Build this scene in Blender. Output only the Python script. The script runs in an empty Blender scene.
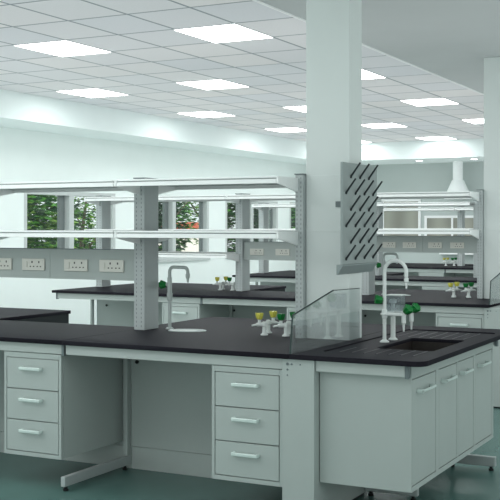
import bpy, bmesh, math, random
from mathutils import Vector, Matrix
random.seed(7)
PI = math.pi
C = bpy.context.scene.collection
scene = bpy.context.scene
AO, AOD = .48, 2.4

# ------------------------------------------------------------------ materials
def lin(r, g, b):
    f = lambda v: (v/255/12.92) if v/255 <= .04045 else ((v/255+.055)/1.055)**2.4
    return (f(r), f(g), f(b), 1)

def new_mat(name):
    m = bpy.data.materials.new(name); m.use_nodes = True
    nt = m.node_tree; nt.nodes.clear()
    out = nt.nodes.new('ShaderNodeOutputMaterial')
    return m, nt, out

def paint(name, rgb, rough=.4, metal=0., var=.03, scale=30., bump=0., spec=.5, var_lo=None):
    m, nt, out = new_mat(name)
    b = nt.nodes.new('ShaderNodeBsdfPrincipled')
    b.inputs['Roughness'].default_value = rough
    b.inputs['Metallic'].default_value = metal
    b.inputs['Specular IOR Level'].default_value = spec
    co = nt.nodes.new('ShaderNodeTexCoord')
    n = nt.nodes.new('ShaderNodeTexNoise'); n.inputs['Scale'].default_value = scale
    n.inputs['Detail'].default_value = 4
    nt.links.new(co.outputs['Object'], n.inputs['Vector'])
    r = nt.nodes.new('ShaderNodeValToRGB')
    c = lin(*rgb)
    r.color_ramp.elements[0].position = .3; r.color_ramp.elements[1].position = .7
    r.color_ramp.elements[0].color = tuple(v*(1-var) for v in c[:3])+(1,)
    r.color_ramp.elements[1].color = tuple(min(1, v*(1+var)) for v in c[:3])+(1,)
    nt.links.new(n.outputs['Fac'], r.inputs['Fac'])
    nt.links.new(r.outputs['Color'], b.inputs['Base Color'])
    if bump:
        bp = nt.nodes.new('ShaderNodeBump'); bp.inputs['Strength'].default_value = bump
        bp.inputs['Distance'].default_value = .002
        nt.links.new(n.outputs['Fac'], bp.inputs['Height'])
        nt.links.new(bp.outputs['Normal'], b.inputs['Normal'])
    nt.links.new(b.outputs['BSDF'], out.inputs['Surface'])
    return m

def emit(name, rgb, s):
    m, nt, out = new_mat(name)
    e = nt.nodes.new('ShaderNodeEmission')
    e.inputs['Color'].default_value = (*rgb, 1); e.inputs['Strength'].default_value = s
    nt.links.new(e.outputs['Emission'], out.inputs['Surface'])
    return m

def clear(name, tint, ior=1.45, gloss_gain=1.0, haze=0.):
    m, nt, out = new_mat(name)
    t = nt.nodes.new('ShaderNodeBsdfTransparent'); t.inputs['Color'].default_value = (*tint, 1)
    g = nt.nodes.new('ShaderNodeBsdfGlossy'); g.inputs['Roughness'].default_value = .01
    lw = nt.nodes.new('ShaderNodeLayerWeight'); lw.inputs['Blend'].default_value = .5
    pw = nt.nodes.new('ShaderNodeMath'); pw.operation = 'POWER'; pw.inputs[1].default_value = 5
    nt.links.new(lw.outputs['Facing'], pw.inputs[0])
    f0 = ((ior-1)/(ior+1))**2
    fr = nt.nodes.new('ShaderNodeMath'); fr.operation = 'MULTIPLY_ADD'
    fr.inputs[1].default_value = 1-f0; fr.inputs[2].default_value = f0
    nt.links.new(pw.outputs[0], fr.inputs[0])
    mx = nt.nodes.new('ShaderNodeMixShader')
    mul = nt.nodes.new('ShaderNodeMath'); mul.operation = 'MULTIPLY'; mul.use_clamp = True
    mul.inputs[1].default_value = gloss_gain
    nt.links.new(fr.outputs[0], mul.inputs[0])
    nt.links.new(mul.outputs[0], mx.inputs['Fac'])
    if haze:
        d = nt.nodes.new('ShaderNodeBsdfDiffuse'); d.inputs['Color'].default_value = (.8, .85, .85, 1)
        m2 = nt.nodes.new('ShaderNodeMixShader'); m2.inputs['Fac'].default_value = haze
        nt.links.new(t.outputs[0], m2.inputs[1]); nt.links.new(d.outputs[0], m2.inputs[2])
        nt.links.new(m2.outputs[0], mx.inputs[1])
    else:
        nt.links.new(t.outputs[0], mx.inputs[1])
    nt.links.new(g.outputs[0], mx.inputs[2])
    nt.links.new(mx.outputs[0], out.inputs['Surface'])
    return m

TX, TY = .5535, .6925            # ceiling tile pitch
PX, PY = -4.31, 7.885            # centre of one lit tile
def tile_material():
    m, nt, out = new_mat('ceiling_tiles')
    L = nt.links.new
    geo = nt.nodes.new('ShaderNodeNewGeometry')
    sep = nt.nodes.new('ShaderNodeSeparateXYZ'); L(geo.outputs['Position'], sep.inputs[0])
    def math_(op, a, b=None, clamp=False):
        n = nt.nodes.new('ShaderNodeMath'); n.operation = op; n.use_clamp = clamp
        for i, v in enumerate((a, b)):
            if v is None: continue
            if isinstance(v, (int, float)): n.inputs[i].default_value = v
            else: L(v, n.inputs[i])
        return n.outputs[0]
    cells = []; lines = []
    for ax, off, pitch in (('X', PX-TX/2, TX), ('Y', PY-TY/2, TY)):
        q = math_('DIVIDE', math_('SUBTRACT', sep.outputs[ax], off), pitch)
        cells.append(math_('FLOOR', q))
        fr = math_('FRACT', q)
        d = math_('MINIMUM', fr, math_('SUBTRACT', 1., fr))
        lines.append(math_('LESS_THAN', math_('MULTIPLY', d, pitch), .0125))
    line = math_('MAXIMUM', *lines)
    comb = nt.nodes.new('ShaderNodeCombineXYZ'); L(cells[0], comb.inputs[0]); L(cells[1], comb.inputs[1])
    wn = nt.nodes.new('ShaderNodeTexWhiteNoise'); L(comb.outputs[0], wn.inputs['Vector'])
    r = nt.nodes.new('ShaderNodeValToRGB')
    r.color_ramp.elements[0].color = lin(222, 224, 228); r.color_ramp.elements[1].color = lin(234, 232, 232)
    L(wn.outputs['Value'], r.inputs['Fac'])
    sp = nt.nodes.new('ShaderNodeTexNoise'); sp.inputs['Scale'].default_value = 60
    L(geo.outputs['Position'], sp.inputs['Vector'])
    m0 = nt.nodes.new('ShaderNodeMixRGB'); m0.blend_type = 'MULTIPLY'; m0.inputs['Fac'].default_value = .10
    L(r.outputs['Color'], m0.inputs['Color1']); L(sp.outputs['Fac'], m0.inputs['Color2'])
    mx = nt.nodes.new('ShaderNodeMixRGB'); L(line, mx.inputs['Fac'])
    L(m0.outputs['Color'], mx.inputs['Color1']); mx.inputs['Color2'].default_value = lin(148, 156, 160)
    b = nt.nodes.new('ShaderNodeBsdfPrincipled'); b.inputs['Roughness'].default_value = .9
    L(mx.outputs['Color'], b.inputs['Base Color'])
    L(b.outputs['BSDF'], out.inputs['Surface'])
    return m

def blind_material():
    m, nt, out = new_mat('vertical_blind')
    co = nt.nodes.new('ShaderNodeTexCoord')
    w = nt.nodes.new('ShaderNodeTexWave'); w.inputs['Scale'].default_value = .55; w.inputs['Distortion'].default_value = 1.2
    nt.links.new(co.outputs['Object'], w.inputs['Vector'])
    r = nt.nodes.new('ShaderNodeValToRGB')
    r.color_ramp.elements[0].color = lin(134, 136, 127); r.color_ramp.elements[1].color = lin(156, 158, 148)
    nt.links.new(w.outputs['Fac'], r.inputs['Fac'])
    b = nt.nodes.new('ShaderNodeBsdfPrincipled'); b.inputs['Roughness'].default_value = .6
    nt.links.new(r.outputs['Color'], b.inputs['Base Color'])
    nt.links.new(b.outputs['BSDF'], out.inputs['Surface'])
    return m

M = {
 'cab':   paint('grey_cabinet_paint', (167, 177, 174), .38, var=.012, scale=8),
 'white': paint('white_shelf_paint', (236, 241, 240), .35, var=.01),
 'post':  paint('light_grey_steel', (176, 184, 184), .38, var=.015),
 'under': paint('shaded_shelf_deck', (158, 165, 164), .5, var=.02),  # deck paint darkened to carry the shade on the shelf undersides
 'slot':  paint('dark_slot', (112, 120, 121), .7),
 'top':   paint('dark_epoxy_worktop', (34, 33, 39), .5, var=.25, scale=140, spec=.04, bump=.05),
 'basin': paint('dark_epoxy_basin', (48, 44, 42), .5, var=.2, scale=40),
 'rib':   paint('highlit_epoxy_ribs', (56, 55, 61), .4, var=.1),  # lighter than the worktop: gloss highlights on the ribs put into the colour
 'black': paint('black_end_board', (34, 37, 40), .5, var=.08),
 'rubber':paint('black_rubber', (22, 24, 25), .6),
 'floor': paint('teal_floor', (74, 106, 101), .25, spec=.3, var=.05, scale=2.5, bump=.02),
 'plaster': paint('ceiling_plaster', (182, 187, 187), .8, var=.015, scale=3),
 'wall':  paint('white_wall', (230, 239, 237), .8, var=.012, scale=3),
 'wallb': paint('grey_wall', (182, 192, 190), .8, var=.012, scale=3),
 'bulk':  paint('white_bulkhead', (232, 242, 241), .8, var=.01, scale=3),
 'column':paint('column_paint', (207, 215, 213), .55, var=.012, scale=4),
 'seam':  paint('seam_paint', (186, 199, 198), .6),
 'apron': paint('apron_paint', (174, 183, 180), .38, var=.012, scale=8),
 'sash':  paint('grey_sash', (112, 120, 120), .45, var=.02),
 'tile':  tile_material(),
 'panel_light': emit('light_panel_glow', (.96, 1, .99), 9.6),
 'trimw': paint('white_trim', (235, 238, 238), .5, var=.01),
 'steel': paint('brushed_handle', (212, 226, 222), .3, metal=.25, var=.03),
 'dsteel':paint('grey_bracket', (112, 122, 124), .45, metal=.2),
 'foot':  paint('silver_grey_foot', (176, 184, 184), .35, metal=.25, var=.02),
 'tapw':  paint('white_tap_enamel', (216, 223, 221), .28, var=.01),
 'tapg':  paint('grey_tap_enamel', (176, 186, 184), .3, var=.02),
 'green': paint('green_knob', (10, 112, 48), .4, var=.1, scale=60),
 'yellow':paint('yellow_knob', (212, 208, 92), .4, var=.06, scale=60),
 'socket':paint('cream_socket', (208, 210, 202), .4, var=.01),
 'hole':  paint('socket_hole', (66, 68, 66), .6),
 'cup':   paint('pale_drip_cup', (190, 200, 198), .4, var=.02),
 'board': paint('grey_rack_board', (142, 152, 151), .45, var=.015),
 'tray':  paint('grey_rack_tray', (132, 143, 143), .45, var=.02),
 'peg':   paint('dark_peg', (38, 44, 46), .45),
 'alu':   paint('window_aluminium', (190, 197, 196), .4, var=.02),
 'glass': clear('window_glass', (.96, .98, .98)),
 'acryl': clear('acrylic_sheet', (.93, .95, .95), 1.45, 2.0, .13),
 'acredge': paint('acrylic_edge', (40, 58, 56), .3),
 'guard': clear('clear_guard', (.86, .88, .9), 1.4, 1.0, .10),
 'hood':  paint('white_hood', (246, 250, 250), .4, var=.01),
 'blind': blind_material(),
 'grass': paint('lawn', (70, 110, 50), .9, var=.3, scale=6),
 'bark':  paint('bark', (92, 86, 72), .9, var=.3, scale=12),
 'leafa': paint('leaf_mid', (66, 118, 46), .6, var=.5, scale=1.6),
 'leafb': paint('leaf_dark', (26, 62, 34), .6, var=.5, scale=1.6),
 'leafc': paint('leaf_light', (118, 156, 70), .6, var=.4, scale=1.6),
 'render':paint('house_render', (236, 226, 222), .8, var=.03),
 'roof':  paint('red_roof', (170, 84, 64), .8, var=.2, scale=20),
}

# ------------------------------------------------------------------ mesh kit
class MB:
    """collects shapes for ONE mesh object"""
    def __init__(self): self.bm = bmesh.new(); self.mats = []
    def mi(self, m):
        if m not in self.mats: self.mats.append(m)
        return self.mats.index(m)
    def _add(self, tmp, m, smooth=False):
        i = self.mi(m)
        for f in tmp.faces: f.material_index = i; f.smooth = smooth
        me = bpy.data.meshes.new('tmp'); tmp.to_mesh(me); tmp.free()
        self.bm.from_mesh(me); bpy.data.meshes.remove(me)
    def box(self, x0, x1, y0, y1, z0, z1, m, bev=0., seg=2):
        t = bmesh.new()
        bmesh.ops.create_cube(t, size=1)
        for v in t.verts:
            v.co = Vector(((x0+x1)/2+v.co.x*(x1-x0), (y0+y1)/2+v.co.y*(y1-y0), (z0+z1)/2+v.co.z*(z1-z0)))
        if bev:
            bmesh.ops.bevel(t, geom=t.edges[:], offset=bev, segments=seg, profile=.5, affect='EDGES')
        self._add(t, m); return self
    def prism(self, pts, axis, a0, a1, m, bev=0.):
        """extrude a 2D outline along an axis ('X': pts=(y,z), 'Y': (x,z), 'Z': (x,y))"""
        t = bmesh.new()
        def p3(p, a):
            return {'X': (a, p[0], p[1]), 'Y': (p[0], a, p[1]), 'Z': (p[0], p[1], a)}[axis]
        A = [t.verts.new(p3(p, a0)) for p in pts]; B = [t.verts.new(p3(p, a1)) for p in pts]
        t.faces.new(A); t.faces.new(B[::-1])
        n = len(pts)
        for i in range(n): t.faces.new((A[i], B[i], B[(i+1) % n], A[(i+1) % n]))
        bmesh.ops.recalc_face_normals(t, faces=t.faces[:])
        if bev: bmesh.ops.bevel(t, geom=t.edges[:], offset=bev, segments=2, profile=.5, affect='EDGES')
        self._add(t, m); return self
    def tube(self, path, rad, m, seg=14, cap=True):
        """round tube along a path; rad is one radius or one per point"""
        P = [Vector(p) for p in path]
        R = rad if isinstance(rad, (list, tuple)) else [rad]*len(P)
        t = bmesh.new(); rings = []
        tan = []
        for i in range(len(P)):
            a = P[max(i-1, 0)]; b = P[min(i+1, len(P)-1)]
            tan.append((b-a).normalized())
        up = Vector((0, 0, 1)) if abs(tan[0].z) < .9 else Vector((1, 0, 0))
        nrm = tan[0].cross(up).normalized()
        for i, p in enumerate(P):
            nrm = (nrm-tan[i]*nrm.dot(tan[i])).normalized()
            bn = tan[i].cross(nrm)
            rings.append([t.verts.new(p+(nrm*math.cos(2*PI*k/seg)+bn*math.sin(2*PI*k/seg))*R[i]) for k in range(seg)])
        for a, b in zip(rings, rings[1:]):
            for k in range(seg):
                t.faces.new((a[k], a[(k+1) % seg], b[(k+1) % seg], b[k]))
        if cap: t.faces.new(rings[0][::-1]); t.faces.new(rings[-1])
        bmesh.ops.recalc_face_normals(t, faces=t.faces[:])
        self._add(t, m, True); return self
    def lathe(self, prof, m, base=(0, 0, 0), axis=(0, 0, 1), seg=24, lobes=0, depth=0., sy=1.):
        """prof = (radius, height) pairs turned about an axis"""
        q = Vector((0, 0, 1)).rotation_difference(Vector(axis).normalized())
        t = bmesh.new(); rings = []
        for r, h in prof:
            ring = []
            for k in range(seg):
                th = 2*PI*k/seg
                rr = r*(1+depth*math.cos(lobes*th)) if lobes else r
                ring.append(t.verts.new(Vector(base)+q @ Vector((rr*math.cos(th), rr*math.sin(th)*sy, h))))
            rings.append(ring)
        for a, b in zip(rings, rings[1:]):
            for k in range(seg):
                t.faces.new((a[k], a[(k+1) % seg], b[(k+1) % seg], b[k]))
        t.faces.new(rings[0][::-1]); t.faces.new(rings[-1])
        bmesh.ops.recalc_face_normals(t, faces=t.faces[:])
        self._add(t, m, True); return self
    def build(self, name, parent=None, loc=None):
        me = bpy.data.meshes.new(name); self.bm.to_mesh(me); self.bm.free()
        for m in self.mats: me.materials.append(M[m])
        if any(p.use_smooth for p in me.polygons):
            me.set_sharp_from_angle(angle=math.radians(40))
        o = bpy.data.objects.new(name, me); C.objects.link(o)
        if parent: o.parent = parent
        if loc: o.location = loc
        return o

def plate(name, outline, holes, z0, z1, mat, bev=.003):
    """flat slab with holes and a softened arris, as a mesh object data block"""
    cu = bpy.data.curves.new(name, 'CURVE'); cu.dimensions = '2D'; cu.fill_mode = 'BOTH'
    cu.extrude = (z1-z0)/2-bev; cu.bevel_depth = bev; cu.bevel_resolution = 2; cu.offset = -bev
    for pts in [outline]+holes:
        s = cu.splines.new('POLY'); s.points.add(len(pts)-1); s.use_cyclic_u = True
        for p, q in zip(s.points, pts): p.co = (q[0], q[1], 0, 1)
    o = bpy.data.objects.new(name, cu)
    me = bpy.data.meshes.new_from_object(o)
    bpy.data.objects.remove(o); bpy.data.curves.remove(cu)
    me.transform(Matrix.Translation((0, 0, (z0+z1)/2)))
    me.materials.clear(); me.materials.append(M[mat])
    return me

def rrect(x0, x1, y0, y1, r=.0, corners=(1, 1, 1, 1), n=6):
    """rounded rectangle; corners = (x0y0, x1y0, x1y1, x0y1)"""
    out = []
    for (cx, cy, a0, on) in ((x0, y0, PI, corners[0]), (x1, y0, 1.5*PI, corners[1]), (x1, y1, 0, corners[2]), (x0, y1, .5*PI, corners[3])):
        rr = r if on else 0
        if rr == 0: out.append((cx, cy)); continue
        ox = cx+rr if cx == x0 else cx-rr; oy = cy+rr if cy == y0 else cy-rr
        for k in range(n+1):
            a = a0+.5*PI*k/n
            out.append((ox+rr*math.cos(a), oy+rr*math.sin(a)))
    return out

def tag(o, label, cat, group=None):
    o['label'] = label; o['category'] = cat
    if group: o['group'] = group
    return o
def thing(name, label, cat, loc, group=None, rotz=0):
    o = bpy.data.objects.new(name, None); o.empty_display_size = .1
    C.objects.link(o); o.location = loc; o.rotation_euler = (0, 0, rotz)
    return tag(o, label, cat, group)
def copy_tree(o, parent=None):
    c = o.copy(); C.objects.link(c)
    if parent: c.parent = parent
    for ch in list(o.children): copy_tree(ch, c)
    return c
PROTO = {}
def instance(key, maker, label, cat, loc, group=None, rotz=0):
    """first call builds the thing, later calls copy it with its parts"""
    if key not in PROTO:
        PROTO[key] = maker(); o = PROTO[key]
    else:
        o = copy_tree(PROTO[key])
    o.location = loc; o.rotation_euler = (0, 0, rotz)
    for k in ('label', 'category', 'group'):
        if k in o: del o[k]
    return tag(o, label, cat, group)
def struct(o):
    o['kind'] = 'structure'; return o
def bare(name):
    o = bpy.data.objects.new(name, None); o.empty_display_size = .1; C.objects.link(o); return o

# ------------------------------------------------------------------ key dimensions
ROW = [5.2, 9.3, 13.4, 17.5]             # front edge of each double bench
RN = ['nearest bench', 'second bench', 'third bench', 'farthest bench']
ZT, ZU = .90, .873                       # worktop top and underside
DEPTH = 1.92
XL, XJ1, XJ2, XE = -7.20, -5.36, -3.955, -1.70
XGAP = -5.32                            # right end of the back left worktop
XJ3 = -2.452                            # joint between wide worktop and sink worktop
CEIL = 3.20
WALLX, BULKX, BULKZ = -9.2, -8.4, 2.87
BACKY, BULKY = 21.0, 19.45
COLX0, COLX1, COLD = -2.716, -2.43, .205

# ------------------------------------------------------------------ room shell
struct(MB().box(-9.4, 4.0, -4, BACKY+.1, -.1, 0, 'floor').build('floor'))
struct(MB().box(-9.4, -3.45, -4, BACKY+.1, CEIL, CEIL+.1, 'tile').build('ceiling'))
struct(MB().box(-3.45, 4.0, -4, BACKY+.1, CEIL-.012, CEIL+.1, 'plaster').build('ceiling_plaster'))
struct(MB().box(-3.475, -3.445, -4, BULKY, CEIL-.018, CEIL-.002, 'trimw').build('trim_1'))
# lowered bulkheads along the two walls
struct(MB().box(-9.4, BULKX, -4, BULKY, BULKZ, CEIL, 'bulk').build('trim_2'))
bk = struct(MB().box(-9.4, 4.0, BULKY, BACKY+.1, BULKZ, CEIL, 'bulk').build('trim_3'))
# left wall with four windows
WIN = [(11.29, 13.42), (14.07, 16.27), (16.87, 19.02), (19.56, 20.92)]
WZ0, WZ1 = 1.04, 2.08
w = MB()
w.box(-9.4, WALLX, -4, BACKY, 0, WZ0, 'wall').box(-9.4, WALLX, -4, BACKY, WZ1, BULKZ, 'wall')
ys = [-4]+[v for a in WIN for v in a]+[BACKY]
for a, b in zip(ys[::2], ys[1::2]): w.box(-9.4, WALLX, a, b, WZ0, WZ1, 'wall')
struct(w.build('wall_left'))
for i, (a, b) in enumerate(WIN):
    o = struct(MB().box(-9.4, WALLX+.03, a, b, WZ0-.03, WZ0+.004, 'alu').build('window_%d' % (i+1)))
    f = MB(); fx0, fx1 = -9.34, -9.20
    f.box(fx0, fx1, a, a+.07, WZ0, WZ1, 'alu', .004).box(fx0, fx1, b-.07, b, WZ0, WZ1, 'alu', .004)
    f.box(fx0, fx1, a+.07, b-.07, WZ1-.06, WZ1, 'alu', .004).box(fx0, fx1, a+.07, b-.07, WZ0+.004, WZ0+.06, 'alu', .004)
    f.build('frame', o)
    mid = a+1.04
    MB().box(fx0, fx1, mid-.045, mid+.06, WZ0+.06, WZ1-.06, 'alu', .004).build('mullion', o)
    MB().box(-9.33, -9.285, mid-.16, mid-.045, WZ0+.06, WZ1-.06, 'sash', .003).build('sash_stile', o)
    MB().box(-9.33, -9.285, b-.13, b-.07, WZ0+.06, WZ1-.06, 'sash', .003).build('sash_stile', o)
    MB().box(-9.30, -9.294, a+.07, mid-.16, WZ0+.06, WZ1-.06, 'glass').build('glass_pane', o)
    MB().box(-9.30, -9.294, mid+.06, b-.13, WZ0+.06, WZ1-.06, 'glass').build('glass_pane', o)
# back wall with two glazed openings behind blinds
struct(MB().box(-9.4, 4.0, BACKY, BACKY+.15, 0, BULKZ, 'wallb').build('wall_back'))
for i, (x0, x1, z0, z1) in enumerate(((-7.72, -6.98, 1.18, 2.10), (-6.80, -5.75, 1.18, 1.76))):
    o = struct(MB().box(x0-.05, x1+.05, BACKY-.03, BACKY, z0-.05, z0, 'trimw').build('window_%d' % (5+i)))
    f = MB()
    f.box(x0-.05, x0, BACKY-.03, BACKY, z0, z1+.05, 'trimw').box(x1, x1+.05, BACKY-.03, BACKY, z0, z1+.05, 'trimw')
    f.box(x0, x1, BACKY-.03, BACKY, z1, z1+.05, 'trimw')
    f.build('frame', o)
    MB().box(x0, x1, BACKY-.012, BACKY-.002, z0, z1, 'blind').build('blind', o)
    if i: MB().box((x0+x1)/2-.02, (x0+x1)/2+.02, BACKY-.025, BACKY-.012, z0, z1, 'trimw' if i else 'alu').build('mullion', o)
struct(MB().box(3.5, 3.7, -4, BACKY, 0, CEIL-.012, 'wall').build('wall_right'))
struct(MB().box(-9.4, 3.7, -4.2, -4, 0, CEIL, 'wall').build('wall_front'))
struct(MB().box(-6.5, -4.6, BACKY-.16, BACKY, 1.03, 1.09, 'trimw', .005).build('trim_4'))

# columns: each rises through its bench beside the shelf end post
for k in (0, 1):
    y0 = ROW[k]+.81
    o = struct(MB().box(COLX0, COLX1, y0, y0+COLD, 0, CEIL-.012, 'column', .004).build('column' if k == 0 else 'column.001'))
    MB().box(COLX0+.03, COLX1-.02, y0-.003, y0, 1.55, 1.895, 'column', .001).build('access_panel', o)

# ceiling light panels
def make_light():
    r = bare('ceiling_light')
    f = MB(); hx, hy, t = .2855, .352, .004
    f.box(-hx, hx, -hy, -hy+t, -.008, 0, 'trimw').box(-hx, hx, hy-t, hy, -.008, 0, 'trimw')
    f.box(-hx, -hx+t, -hy+t, hy-t, -.008, 0, 'trimw').box(hx-t, hx, -hy+t, hy-t, -.008, 0, 'trimw')
    f.build('frame', r)
    MB().box(-hx+t, hx-t, -hy+t, hy-t, -.006, 0, 'panel_light').build('diffuser', r)
    return r
cols = [(0, 'nearest the plaster strip'), (1, 'in the middle of its row'), (2, 'nearest the window wall')]
ordy = {-2: 'over the foreground floor', -1: 'in front of the nearest bench', 0: 'above the nearest bench', 1: 'above the second bench',
        2: 'above the third bench', 3: 'just before the farthest bench', 4: 'against the back bulkhead'}
for j in range(-2, 5):
    for c, cn in cols:
        if j >= 4 and c == 0: continue
        instance('light', make_light, 'square ceiling light %s, %s' % (ordy[j], cn), 'ceiling light',
                 (PX-3*TX*c, PY+4*TY*j, CEIL), 'lit panels in the tiled ceiling')
# two small downlights under the back bulkhead
for px, lab in ((-6.62, 'small round downlight under the back bulkhead, farther from the right column'),
                (-5.54, 'small round downlight under the back bulkhead, nearer the right column')):
    def mk():
        r = bare('downlight')
        MB().lathe([(.09, 0), (.09, -.006), (.07, -.012)], 'trimw').build('rim', r)
        MB().lathe([(.06, -.0125), (.06, -.014)], 'panel_light').build('lens', r)
        return r
    instance('down', mk, lab, 'downlight', (px, BULKY+.5, BULKZ), 'downlights under the back bulkhead')

# ------------------------------------------------------------------ bench pieces
def make_drawers(w=.438, d=.665):
    r = bare('drawer_cabinet')
    b = MB()
    b.box(0, w, .024, d-.01, .175, .808, 'cab').box(0, w, .06, d-.01, .808, .8725, 'cab')
    b.box(0, .018, 0, .021, .175, .808, 'cab', .002).box(w-.018, w, 0, .021, .175, .808, 'cab', .002)
    b.box(.018, w-.018, 0, .021, .777, .808, 'cab').box(.018, w-.018, 0, .021, .175, .199, 'cab')
    b.build('body', r)
    for z0, z1 in ((.586, .774), (.395, .582), (.202, .391)):
        dr = MB().box(.0225, w-.0225, .001, .019, z0+.001, z1-.001, 'cab', .0015).build('drawer', r)
        zc = z1-.060
        h = MB(); xa, xb = .139, .30
        h.box(xa, xb, -.036, -.025, zc-.010, zc+.010, 'steel', .0045, 3)
        h.box(xa, xa+.014, -.03, .001, zc-.009, zc+.009, 'steel', .003)
        h.box(xb-.014, xb, -.03, .001, zc-.009, zc+.009, 'steel', .003)
        h.build('handle', dr)
    return r

def make_cframe():
    """foot tube on the floor, an upright at its rear; origin on the floor under the bench front edge"""
    r = bare('bench_leg_frame')
    MB().box(-.016, .016, 0.0, .706, .028, .088, 'foot', .004).build('foot', r)
    MB().box(-.020, .010, .672, .706, .088, .80, 'cab', .003).build('upright', r)
    MB().lathe([(.016, 0), (.016, .012), (.010, .014), (.010, .03)], 'rubber', (0, .03, 0)).build('glide', r)
    MB().lathe([(.016, 0), (.016, .012), (.010, .014), (.010, .03)], 'rubber', (0, .66, 0)).build('glide', r)
    return r

def apron(x0, x1, y, z0, z1, label, left_br=False, right_br=True):
    r = thing('apron_rail', label, 'apron rail', (x0, y, z0), 'apron rails under the worktops')
    L = x1-x0; h = z1-z0
    a = .018 if left_br else 0; b = .018 if right_br else 0
    MB().box(a, L-b, 0, .03, 0, h, 'apron', .003).build('rail', r)
    if left_br: MB().box(0, .018, -.004, .034, -.008, h, 'dsteel', .002).build('end_bracket', r)
    if right_br: MB().box(L-.018, L, -.004, .034, -.008, h, 'dsteel', .002).build('end_bracket', r)
    return r

def worktop(x0, x1, y0, y1, label, holes=(), r=.0, corners=(1, 1, 1, 1)):
    me = plate('worktop', rrect(0, x1-x0, 0, y1-y0, r, corners), [[(px-x0, py-y0) for px, py in h] for h in holes], 0, ZT-ZU, 'top')
    o = bpy.data.objects.new('worktop', me); C.objects.link(o); o.location = (x0, y0, ZU)
    return tag(o, label, 'worktop', 'dark bench worktops')

def post(x, y, h, label, w=.082):
    """perforated shelf upright, standing on the worktop"""
    key = 'post%.3f%.2f' % (w, h)
    def mk():
        b = MB(); d = .175
        b.box(-w/2, w/2, 0, d, 0, h, 'post', .003)
        b.box(-w/2-.004, w/2+.004, -.004, d+.004, h, h+.006, 'dsteel')
        n = int(h/.028)
        for i in range(n):
            z = .02+i*.028
            for s in ((-.021, .017) if w > .07 else (-.014, .012)):
                b.box(s-.0022, s+.0022, -.0006, .002, z, z+.013, 'slot')
        return b.build('shelf_post')
    return instance(key, mk, label, 'shelf post', (x, y, ZT), 'perforated shelf posts')

def shelf(x0, x1, yc, ztop, label, br_left=True, br_right=True, half=.37):
    """double-sided shelf between posts; rails along both long edges, gusset brackets at the posts"""
    r = thing('bench_shelf', label, 'shelf', (x0, yc, ztop), 'white shelves above the benches')
    L = x1-x0; g = .012
    h, e, q = half-.0205, .046, .093
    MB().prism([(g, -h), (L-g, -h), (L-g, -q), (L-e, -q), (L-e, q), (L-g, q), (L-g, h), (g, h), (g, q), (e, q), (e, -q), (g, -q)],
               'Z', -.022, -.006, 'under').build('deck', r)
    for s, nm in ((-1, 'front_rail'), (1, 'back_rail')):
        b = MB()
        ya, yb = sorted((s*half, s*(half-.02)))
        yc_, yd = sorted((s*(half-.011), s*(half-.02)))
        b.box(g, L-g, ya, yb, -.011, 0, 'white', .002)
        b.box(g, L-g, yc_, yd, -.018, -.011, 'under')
        b.box(g, L-g, ya, yb, -.044, -.018, 'white', .002)
        b.build(nm, r)
    t = .012
    for on, xs in ((br_left, .0), (br_right, L-t*.5)):
        if not on: continue
        for s in (-1, 1):
            MB().prism([(s*(half-.0), -.002), (s*(half-.0), -.044), (s*.0885, -.09), (s*.0885, -.002)], 'X', xs-t*.5+.003, xs+t*.5+.003, 'white').build('bracket', r)
    return r

def make_socket_plate():
    b = MB()
    b.box(-.098, .098, -.012, 0, -.041, .041, 'socket', .003)
    for cx in (-.008, .052):
        b.box(cx-.005, cx+.005, -.0128, -.0115, .010, .024, 'hole')
        for s in (-.014, .014): b.box(cx+s-.0055, cx+s+.0055, -.0128, -.0115, -.018, -.010, 'hole')
    return b
SOCK = {}
def socket_rail(x0, x1, y, z0, z1, xs, zc, label, seam=None, scale=1.):
    r = thing('socket_rail', label, 'socket rail', (x0, y, z0), 'socket rails on the benches')
    b = MB()
    segs = [x0]+([seam] if seam else [])+[x1]
    for a, c in zip(segs, segs[1:]):
        b.box(a-x0+.001, c-x0-.001, 0, .08, 0, z1-z0-.004, 'cab')
    b.box(0, x1-x0, -.002, .082, z1-z0-.004, z1-z0, 'dsteel')
    b.build('trunking', r)
    for x in xs:
        if 'p' not in SOCK:
            p = make_socket_plate().build('socket_plate', r); SOCK['p'] = p.data
            s = MB(); s.box(-.012, .012, -.017, -.011, -.022, .022, 'socket', .002)
            s = s.build('switch', p); SOCK['s'] = s.data; s.location = (-.062, 0, 0)
        else:
            p = bpy.data.objects.new('socket_plate', SOCK['p']); C.objects.link(p); p.parent = r
            s = bpy.data.objects.new('switch', SOCK['s']); C.objects.link(s); s.parent = p; s.location = (-.062, 0, 0)
        p.location = (x-x0, 0, zc-z0); p.scale = (scale,)*3
    return r

def knob(b, base, axis, col, s=1.):
    b.lathe([(.010*s, 0), (.015*s, .004*s), (.020*s, .020*s), (.0225*s, .032*s), (.0215*s, .037*s), (.014*s, .034*s), (.004*s, .032*s)], col, base, axis, 40, 6, .13)

def make_gas_tap(col):
    r = bare('gas_tap')
    dx, dy = -.75, -.66
    s = MB()
    s.lathe([(.024, 0), (.024, .005), (.016, .011), (.0125, .02), (.0125, .052), (.017, .056), (.017, .078), (.012, .084)], 'tapw')
    s.build('stem', r)
    n = MB(); z = .067
    n.tube([(0, 0, z), (dx*.03, dy*.03, z), (dx*.048, dy*.048, z), (dx*.052, dy*.052, z-.001), (dx*.082, dy*.082, z-.006)],
           [.013, .013, .012, .008, .0055], 'tapw')
    n.lathe([(.010, 0), (.010, .026), (.012, .028), (.012, .034)], 'tapw', (dx*.032, dy*.032, z+.004))
    n.build('nozzle', r)
    k = MB(); knob(k, (dx*.032, dy*.032, z+.031), (0, 0, 1), col, 1.12); k.build('knob', r)
    return r

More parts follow.
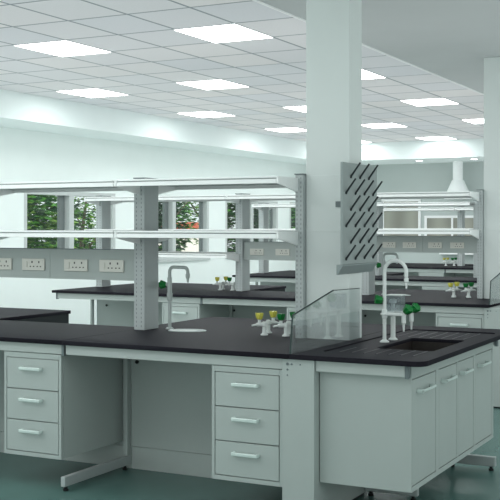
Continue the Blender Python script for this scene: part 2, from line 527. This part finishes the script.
def arc(cx, cz, rad, a0, a1, y=0, n=14):
    return [(cx+rad*math.cos(a0+(a1-a0)*i/n), y, cz+rad*math.sin(a0+(a1-a0)*i/n)) for i in range(n+1)]

def make_bench_tap():
    """grey swan neck tap with tight bends and a green side knob"""
    r = bare('bench_tap')
    p = MB(); zt, R = .413, .03
    path = [(0, 0, 0), (0, 0, zt-R)]+arc(R, zt-R, R, PI, PI/2)[1:]+arc(.14-R, zt-R, R, PI/2, 0)[0:]+[(.14, 0, zt-.055)]
    p.tube(path, .0115, 'tapg')
    p.lathe([(.026, 0), (.026, .006), (.018, .012)], 'tapg')
    p.build('pipe', r)
    n = MB(); n.lathe([(.006, -.10), (.009, -.075), (.015, -.065), (.015, -.045), (.012, -.04)], 'tapg', (.14, 0, zt)); n.build('nozzle', r)
    b = MB(); b.lathe([(.014, .19), (.019, .2), (.019, .235), (.0155, .242), (.0155, .34), (.0115, .35)], 'tapg')
    b.tube([(0, 0, .295), (-.03, 0, .295)], .009, 'tapg'); b.build('valve_body', r)
    k = MB(); knob(k, (-.028, 0, .295), (-1, 0, 0), 'green', 1.15); k.build('knob', r)
    return r

def make_drip_cup():
    b = MB()
    t = .004
    b.lathe([(.125, 0), (.128, .003), (.122, .006), (.112, .0045), (.108, .0015), (.02, .001)], 'cup', sy=.72, seg=40)
    return b.build('drip_cup')

def make_splash_screen():
    pts = [(0, 0), (.03, .205), (.545, .313), (.925, .306), (.925, 0)]
    r = bare('splash_screen')
    MB().prism(pts, 'X', -.003, .003, 'acryl').build('sheet', r)
    e = MB()
    for a, b in zip(pts[:3], pts[1:4]):
        e.tube([(0, a[0], a[1]), (0, b[0], b[1])], .0048 if b[0] < .9 else .0028, 'acredge', 8)
    e.build('edge', r)
    return r

def knee_panel(x0, x1, Y, label, lock=.045):
    r = thing('knee_panel', label, 'back panel', (x0, Y+.70, 0), 'panels behind the knee spaces')
    L = x1-x0
    MB().box(0, L, .002, .018, .146, .868, 'cab').build('panel', r)
    MB().box(0, L, 0, .02, .0, .143, 'cab').build('plinth', r)
    b = MB(); b.lathe([(.008, 0), (.008, .010), (.012, .011), (.012, .016)], 'rubber', (lock, .002, .70), (0, -1, 0)); b.build('lock', r)
    return r

def bench_row(k):
    Y = ROW[k]; n = RN[k]; yp = Y+.77; yc = yp+.0875; ym = Y+.955
    worktop(XL, XJ2-.0015, Y, ym-.002, 'dark worktop along the front left half of the %s' % n)
    worktop(XL, XGAP, ym+.002, Y+DEPTH, 'dark worktop along the back left half of the %s, stopping at an open gap' % n)
    ex = -4.0; xr = XJ3-.0015; cy = Y+.81; g = .003
    out = [(XJ2+.0015, Y), (xr, Y)]
    if k < 2: out += [(xr, cy-g), (COLX0-g, cy-g), (COLX0-g, cy+COLD+g), (xr, cy+COLD+g)]
    out += [(xr, Y+DEPTH), (ex, Y+DEPTH), (ex, ym+.002), (XJ2+.0015, ym+.002)]
    me = plate('worktop', [(a-XJ2, b-Y) for a, b in out], [], 0, ZT-ZU, 'top')
    o = bpy.data.objects.new('worktop', me); C.objects.link(o); o.location = (XJ2, Y, ZU)
    tag(o, 'wide dark worktop of the %s, left of its sink end' % n, 'worktop', 'dark bench worktops')
    tag(MB().box(XGAP-.025, XGAP-.005, ym+.01, Y+DEPTH-.02, 0, ZU, 'black').build('end_board'),
        'black end board under the back left worktop of the %s' % n, 'end board', 'black end boards')
    apron(XL+.03, XJ1, Y+.035, .812, ZU, 'pale apron rail under the far left worktop edge of the %s' % n, True, True)
    apron(XJ1+.006, XJ2-.006, Y+.035, .812, ZU, 'pale apron rail under the front left worktop of the %s' % n, False, True)
    apron(XJ2+.006, -2.503, Y+.035, .812, ZU, 'pale apron rail under the wide worktop of the %s' % n, False, False)
    knee_panel(-7.11, -5.41, Y, 'grey back panel at the far left under the %s' % n, .14)
    knee_panel(-5.39, -3.925, Y, 'grey back panel in the left knee space of the %s' % n)
    knee_panel(-3.915, -2.505, Y, 'grey back panel in the knee space between drawer units of the %s' % n)
    for x, lab in ((-7.15, 'at the far left end'), (XJ1-.01, 'beside the far left drawer unit'), (XJ2+.02, 'at the middle worktop joint')):
        instance('cframe', make_cframe, 'grey bench leg frame %s of the %s' % (lab, n), 'leg frame', (x, Y-.012, 0), 'bench leg frames')
    for x, lab in ((-5.83, 'far left'), (-4.425, 'left of the knee space'), (-2.945, 'beside the perforated end panel')):
        instance('drawers', make_drawers, 'pale grey three-drawer unit %s under the %s' % (lab, n), 'drawer cabinet', (x, Y+.04, 0), 'three-drawer units')
    # bolted end panel under the joint
    r = thing('bench_end_panel', 'tall pale end panel with bolt heads, right of the drawers of the %s' % n, 'end panel', (-2.50, Y+.02, 0), 'bolted end panels')
    MB().box(0, .188, 0, .74, .012, ZU, 'cab', .002).build('panel', r)
    MB().box(.004, .184, .004, .736, 0, .012, 'rubber').build('plinth', r)
    for x, z, rr in ((.032, .845, .008), (.057, .845, .0055), (.107, .845, .004), (.032, .815, .0055), (.032, .785, .004)):
        MB().lathe([(rr, 0), (rr, .003), (rr*.6, .004)], 'dsteel', (x, 0, z), (0, -1, 0), 12).build('bolt', r)

def shelving(k, bays, posts):
    Y = ROW[k]; n = RN[k]; yp = Y+.77; yc = yp+.0875
    X = [-7.13, -5.33, -3.905, -2.744]
    names = ['at the far left', 'left of the middle bay', 'between the middle and right bays', 'at the column']
    for i in posts: post(X[i], yp, 1.0 if k == 0 else 1.03, 'grey perforated shelf post %s on the %s' % (names[i], n), .052 if i == 3 else .082)
    X[3] = -2.752
    bn = ['left', 'middle', 'right']
    for b in bays:
        x0, x1 = X[b], X[b+1]
        for z, lv in ((1.882 if k == 0 else 1.912, 'top'), (1.556, 'lower')):
            shelf(x0, x1, yc, z, '%s white shelf of the %s bay on the %s' % (lv, bn[b], n), True, b == 2)

for k in range(4): bench_row(k)
shelving(0, (1, 2), (1, 2, 3))
shelving(1, (0, 1, 2), (0, 1, 2, 3))
shelving(2, (0, 1), (0, 1, 2))
shelving(3, (0, 1), (0, 1, 2))
shelf(-7.13, -5.33, ROW[1]+.8575, 1.30, 'third, lowest white shelf of the left bay on the second bench', True, True)
SX = [-5.09, -4.80, -4.435, -4.14]
SX2 = [-5.13, -4.83, -4.44, -4.14]
socket_rail(-5.286, -3.950, ROW[0]+.80, 1.222, 1.43, SX, 1.318, 'grey socket rail with cream double sockets on the nearest bench', -4.66)
socket_rail(-5.286, -3.950, ROW[1]+.80, 1.232, 1.425, SX2, 1.318, 'grey socket rail left of the middle post on the second bench', -4.66, .82)
socket_rail(-3.860, -2.775, ROW[1]+.80, 1.33, 1.492, [-3.66, -3.45, -3.19, -2.97], 1.403, 'grey socket rail with four sockets at the right of the second bench', -3.32, .70)

# --- gas taps in pairs, yellow pair then green pair, left of a post
def tap_set(k, xo, where):
    Y = ROW[k]
    for col, x in (('yellow', -3.022), ('green', -2.872)):
        for dy, rz, ft in ((.852, 0, 'front'), (.982, PI, 'rear')):
            mk = lambda col=col: make_gas_tap(col)
            instance('gas_'+col, mk, 'white gas tap, %s knob, %s of its pair, %s' % (col, ft, where), 'gas tap',
                     (x+xo+((-.036 if col == 'yellow' else -.042) if rz else 0), Y+dy, ZT), 'white gas taps with %s knobs' % col, rz)
tap_set(0, 0, 'by the column of the nearest bench')
tap_set(1, 0, 'by the right column, second bench')
tap_set(1, -2.58, 'second bench, before the windows')
tap_set(3, -2.58, 'on the farthest bench')
for k, lab in ((0, 'grey swan neck bench tap beside the middle post of the nearest bench'), (1, 'grey swan neck bench tap on the second bench, behind the sink tap')):
    instance('btap', make_bench_tap, lab, 'tap', (-3.761, ROW[k]+.92, ZT), 'grey bench taps')
    instance('cup', make_drip_cup, 'pale oval drip cup under the bench tap of the %s' % RN[k], 'drip cup', (-3.59, ROW[k]+.86, ZT+.0002), 'oval drip cups', .3)
for k, lab in ((0, 'clear acrylic splash screen between the gas taps and the sink of the nearest bench'), (1, 'clear acrylic splash screen at the right column on the second bench')):
    instance('screen', make_splash_screen, lab, 'splash screen', (-2.448, ROW[k]+.01, ZT), 'clear splash screens', -.036)

# ------------------------------------------------------------------ sink end of the nearest bench
Y0 = ROW[0]
SK = (-2.165, -1.826, 5.74, 6.38)          # sink opening
r = thing('sink_worktop', 'dark sink worktop with ribbed drainer at the right end of the nearest bench', 'worktop', (0, 0, ZU), 'dark bench worktops')
cy = Y0+.81; g = .003
out = rrect(XJ3+.0015, XE, Y0, Y0+DEPTH, .07, (0, 1, 1, 0), 8)
out = out[:-1]+[(XJ3+.0015, Y0+DEPTH), (XJ3+.0015, cy+COLD+g), (COLX1+g, cy+COLD+g), (COLX1+g, cy-g), (XJ3+.0015, cy-g)]
hole = rrect(SK[0], SK[1], SK[2], SK[3], .03)
me = plate('slab', out, [hole], 0, .020, 'top', .002)
o = bpy.data.objects.new('slab', me); C.objects.link(o); o.parent = r
me = plate('raised_rim', out, [rrect(-2.35, -1.755, 5.40, 6.86, .05)], .019, ZT-ZU, 'top', .002)
o = bpy.data.objects.new('raised_rim', me); C.objects.link(o); o.parent = r
for ya, yb in ((5.47, 5.72), (6.41, 6.80)):
    b = MB()
    for i in range(7):
        x = -2.27+i*.07
        b.box(x-.0035, x+.0035, ya, yb, .0195, .0222, 'rib', .001)
    b.build('drainer_ribs', r)
# basin hung under the opening
x0, x1, y0, y1 = SK; zb = .66; t = .006
r = thing('sink_basin', 'dark rectangular sink basin set into the worktop at the bench end', 'sink', ((x0+x1)/2, (y0+y1)/2, zb))
cx, cy = (x0+x1)/2, (y0+y1)/2
b = MB(); hx, hy, H = (x1-x0)/2+.002, (y1-y0)/2+.002, ZU-zb
b.box(-hx-t, hx+t, -hy-t, hy+t, 0, t, 'basin')
b.box(-hx-t, -hx, -hy-t, hy+t, t, H, 'basin').box(hx, hx+t, -hy-t, hy+t, t, H, 'basin')
b.box(-hx, hx, -hy-t, -hy, t, H, 'basin').box(-hx, hx, hy, hy+t, t, H, 'basin')
b.build('bowl', r)
MB().lathe([(.035, 0), (.035, .003), (.025, .004)], 'dsteel', (0, .1, t)).build('drain', r)
# sink cabinet, doors facing the aisle on the right
r = thing('sink_cabinet', 'pale grey sink cabinet with four handled doors at the right end of the nearest bench', 'cabinet', (-1.795, 5.285, .214))
L, W, H = 1.635, .513, .658
b = MB()
b.box(-W, -.02, 0, .018, 0, H, 'cab', .0015)
b.box(-W, -.02, L-.018, L, 0, H, 'cab', .0015)
b.box(-W, -.02, .018, L-.018, 0, .018, 'cab')
b.box(-W, -W+.018, .018, L-.018, .018, H, 'cab')
doors = [(.012, .414), (.468, .815), (.845, 1.164), (1.208, 1.60)]
HY = [(.085, .315), (.505, .715), (.865, 1.05), (1.25, 1.46)]
z0, z1 = .027, .582
st = [0]+[v for d in doors for v in d]+[L]
for a, c in zip(st[::2], st[1::2]): b.box(-.021, 0, a, c, 0, H, 'cab', .001)
for a, c in doors:
    b.box(-.021, 0, a, c, 0, z0, 'cab').box(-.021, 0, a, c, z1, H, 'cab')
b.build('body', r)
for (a, c), (ya, yb) in zip(doors, HY):
    d = MB().box(-.019, -.001, a+.0055, c-.0055, z0+.005, z1-.005, 'cab', .0015).build('door', r)
    h = MB(); zc = .512
    h.box(.026, .035, ya, yb, zc-.007, zc+.007, 'steel', .003, 3)
    h.box(-.001, .035, ya, ya+.022, zc-.011, zc+.011, 'steel', .004)
    h.box(-.001, .03, yb-.014, yb, zc-.009, zc+.009, 'steel', .003)
    h.build('handle', d)
apron(-2.31, -1.795, Y0+.035, .812, ZU, 'pale apron rail under the front of the sink worktop')
apron(-2.31, -1.775, Y0+DEPTH-.18, .812, ZU, 'pale apron rail under the back of the sink worktop')
for y, lab in ((5.95, 'grey floor foot under the front of the sink cabinet'), (6.92, 'grey floor foot sticking out behind the sink cabinet')):
    r = thing('sink_leg_frame', lab, 'leg frame', (-1.78 if y > 6 else -1.98, y, 0), 'feet under the sink end')
    MB().box(-.52 if y > 6 else -.32, 0, -.019, .019, .028, .09, 'foot', .004).build('foot', r)
    MB().box(-.30, -.26, -.018, .018, .09, .2135, 'cab', .003).build('upright', r)
    for x in (-.03, -.29): MB().lathe([(.016, 0), (.016, .012), (.010, .014), (.010, .03)], 'rubber', (x, 0, 0)).build('glide', r)

# tall white sink tap: swan neck, two arms with nozzles, three green knobs
r = thing('sink_tap', 'tall white swan neck sink tap with green knobs beside the sink basin', 'tap', (-2.228, 6.066, ZU+.0202))
p = MB(); zt, R = .488, .068
path = [(0, 0, 0), (0, 0, zt-R)]+arc(R, zt-R, R, PI, 0, n=20)[1:]+[(2*R, 0, zt-R-.03)]
p.tube(path, .0112, 'tapw', 16)
p.lathe([(.028, 0), (.028, .005), (.018, .012), (.0125, .016)], 'tapw')
p.lathe([(.0112, .14), (.017, .15), (.017, .19), (.0112, .2)], 'tapw')
p.build('pipe', r)
MB().lathe([(.005, -.165), (.0075, -.13), (.0138, -.125), (.0138, -.108), (.0115, -.10)], 'tapw', (2*R, 0, zt)).build('spout_nozzle', r)
MB().tube([(0, 0, .255), (-.024, -.006, .255)], .009, 'tapw').build('side_valve', r)
k = MB(); knob(k, (-.010, -.005, .25), (-.8, -.5, .15), 'green', 1.2); k.build('knob', r)
s = MB(); s.lathe([(.028, 0), (.028, .005), (.019, .012), (.0145, .02), (.0145, .15), (.012, .165), (.011, .22), (.022, .226), (.022, .246), (.014, .25)], 'tapw', (0, .15, 0))
s.build('valve_stem', r)
m = MB(); zm = .168
m.box(-.02, .02, -.02, .175, zm-.007, zm+.007, 'tapw', .005, 3)
for y in (0, .14): m.box(.0, .125, y-.015, y+.015, zm-.009, zm+.009, 'tapw', .006, 3)
m.build('manifold', r)
for y in (0, .14):
    MB().lathe([(.0045, -.10), (.0075, -.055), (.0135, -.05), (.0135, -.006), (.015, 0), (.015, .012)], 'tapw', (.12, y, zm)).build('nozzle', r)
    k = MB(); knob(k, (.126, y+.002, zm+.012), (.6, -.2, .55), 'green', 1.25); k.build('knob', r)
g = MB(); gx0, gx1, gy0, gy1, gz0, gz1 = -.03, .060, .115, .20, zm+.011, .27
for a in ((gx0, gx0+.003, gy0, gy1), (gx1-.003, gx1, gy0, gy1), (gx0, gx1, gy0, gy0+.003), (gx0, gx1, gy1-.003, gy1)):
    g.box(*a, gz0, gz1, 'guard')
g.box(gx0-.006, gx1+.006, gy0-.006, gy1+.006, gz1, gz1+.006, 'tapw', .002)
g.build('valve_guard', r)

# drying rack with pegs on the side of the column
r = thing('drying_rack', 'grey peg drying rack on the column above the sink', 'drying rack', (COLX1, 6.01, 1.30))
MB().box(.026, .040, -.205, .360, .06, .66, 'board', .002).build('board', r)
MB().prism([(.001, 0), (.001, .059), (.040, .059), (.040, .052), (.008, 0)], 'Y', -.205, .360, 'tray').build('drip_tray', r)
for z in (.2, .5): MB().box(.0005, .026, -.02, .25, z, z+.03, 'board').build('mount', r)
for i in range(6):
    four = i % 2 == 1
    for j in range(4 if four else 3):
        y = -.155+.147*j+(0 if four else .074); z = .574-.097*i
        q = MB()
        q.tube([(.038, y, z), (.042, y, z+.004), (.046, y, z+.010), (.102, y, z+.086)], [.009, .009, .0062, .0052], 'peg', 10)
        q.build('peg', r)
MB().box(-.085, -.05, -.016, -.0005, .40, .435, 'dsteel', .002).build('wall_clip', r)

# white extraction hood by the back wall
r = thing('extraction_hood', 'white conical extraction hood on a round duct near the back wall', 'extraction hood', (-6.06, BACKY-.35, 2.13))
MB().lathe([(.27, 0), (.27, .03), (.115, .37), (.09, .37)], 'hood', seg=36).build('cone', r)
MB().lathe([(.098, .37), (.098, BULKZ-2.13)], 'hood', seg=28).build('duct', r)

# ------------------------------------------------------------------ outside the windows
struct(MB().box(-60, -9.4, -10, 70, -.6, -.5, 'grass').build('ground'))
def leafy(n, seed, rx, rz, mats):
    rnd = random.Random(seed); bm = bmesh.new()
    for i in range(n):
        while True:
            p = Vector((rnd.uniform(-1, 1), rnd.uniform(-1, 1), rnd.uniform(-1, 1)))
            if .3 < p.length < 1: break
        p = Vector((p.x*rx, p.y*rx, p.z*rz))*(1+.18*math.sin(5*p.x+seed)*math.cos(4*p.z))
        q = Matrix.Rotation(rnd.uniform(0, 6.28), 3, 'Z') @ Matrix.Rotation(rnd.uniform(-1.1, 1.1), 3, 'X')
        s = rnd.uniform(.09, .21)
        vs = [bm.verts.new(p+q @ Vector(c)*s) for c in ((-.5, 0, 0), (0, -.28, .06), (.7, 0, -.05), (0, .28, .06))]
        f = bm.faces.new(vs); f.material_index = rnd.choice((0, 0, 1, 2))
    me = bpy.data.meshes.new('foliage'); bm.to_mesh(me); bm.free()
    for m in mats: me.materials.append(M[m])
    return me
LE = [leafy(9000, 3, 1.5, 2.0, ('leafa', 'leafb', 'leafc')), leafy(8500, 11, 1.3, 2.1, ('leafb', 'leafb', 'leafa')), leafy(1900, 5, 1.4, 1.8, ('leafa', 'leafc', 'leafb'))]
def tree(x, y, zc, var, sc, label, lean=.1):
    r = thing('tree', label, 'tree', (x, y, -.5), 'trees outside the windows')
    f = bpy.data.objects.new('foliage', LE[var]); C.objects.link(f); f.parent = r
    f.location = (0, 0, zc+.5); f.scale = (sc, sc, sc); f.rotation_euler = (0, 0, x+y)
    tr = MB(); H = zc+.5+1.2*sc
    tr.tube([(0, 0, 0), (lean*.5, .03, H*.4), (lean, 0, H*.7), (lean*1.6, .1, H)], [.07, .06, .045, .02], 'bark', 10)
    for a in (0, 2.1, 4.2):
        tr.tube([(lean, 0, H*.55), (lean+.5*math.cos(a), .5*math.sin(a), H*.72), (lean+.9*math.cos(a+.3), .9*math.sin(a+.3), H*.9)], [.03, .022, .012], 'bark', 8)
    tr.build('trunk', r)
tree(-13.8, 16.1, 1.7, 0, .95, 'broad mid green tree filling the left pane of the leftmost window')
tree(-17.0, 19.0, 2.0, 1, 1.25, 'dark green tree behind the broad one at the leftmost window')
tree(-13.6, 18.45, 1.6, 2, .52, 'slim light green tree with pale trunk right of the leftmost window mullion')
tree(-18.2, 24.4, 0.05, 1, .9, 'low bushy tree below the patch of sky in the leftmost window')
tree(-13.6, 21.1, 1.6, 1, .72, 'dark tree in the left pane of the second window')
tree(-16.5, 28.6, 2.6, 2, .8, 'thin branching tree in front of the red roofed house')
tree(-13.2, 26.2, 1.6, 1, .9, 'dark tree with pale trunk in the third window')
tree(-13.6, 30.5, 1.6, 0, 1.2, 'green tree in the farthest window by the back corner')
r = thing('garden_shed', 'white rendered outbuilding with red tiled roof seen through the second window', 'outbuilding', (-22.7, 38.2, -.5))
MB().box(-.9, .9, -.7, .7, 0, 1.82, 'render').build('wall', r)
MB().prism([(-.8, 1.82), (.8, 1.82), (0, 2.28)], 'X', -1.0, 1.0, 'roof').build('roof', r)
MB().box(.9, .92, -.4, .1, .9, 1.5, 'sash').build('window', r)

# ------------------------------------------------------------------ light, world, camera
wd = bpy.data.worlds.new('sky'); scene.world = wd; wd.use_nodes = True
nt = wd.node_tree; bg = nt.nodes['Background']
bg.inputs['Color'].default_value = (.88, .95, .965, 1); bg.inputs['Strength'].default_value = 1.0
sl = bpy.data.lights.new('sun', 'SUN'); sl.energy = 1.9; sl.angle = math.radians(2); sl.color = (1, .97, .9)
so = bpy.data.objects.new('sun', sl); C.objects.link(so); so.location = (10, -10, 20)
so.rotation_euler = Vector((-.5, .6, -.62)).to_track_quat('-Z', 'Y').to_euler()

cam = bpy.data.cameras.new('camera'); co = bpy.data.objects.new('camera', cam); C.objects.link(co)
co.location = (0, 0, 1.58); co.rotation_euler = (PI/2, 0, math.radians(27.3))
cam.sensor_width = 36; cam.lens = 36*1075/500; cam.shift_y = -(250-227)/500
cam.clip_end = 300
scene.camera = co
scene.cycles.use_fast_gi = True; scene.cycles.fast_gi_method = 'ADD'
wd.light_settings.ao_factor = AO; wd.light_settings.distance = AOD
scene.view_settings.view_transform = 'Standard'; scene.view_settings.look = 'None'
scene.view_settings.exposure = .25; scene.view_settings.gamma = 1
scene.view_settings.use_curve_mapping = False
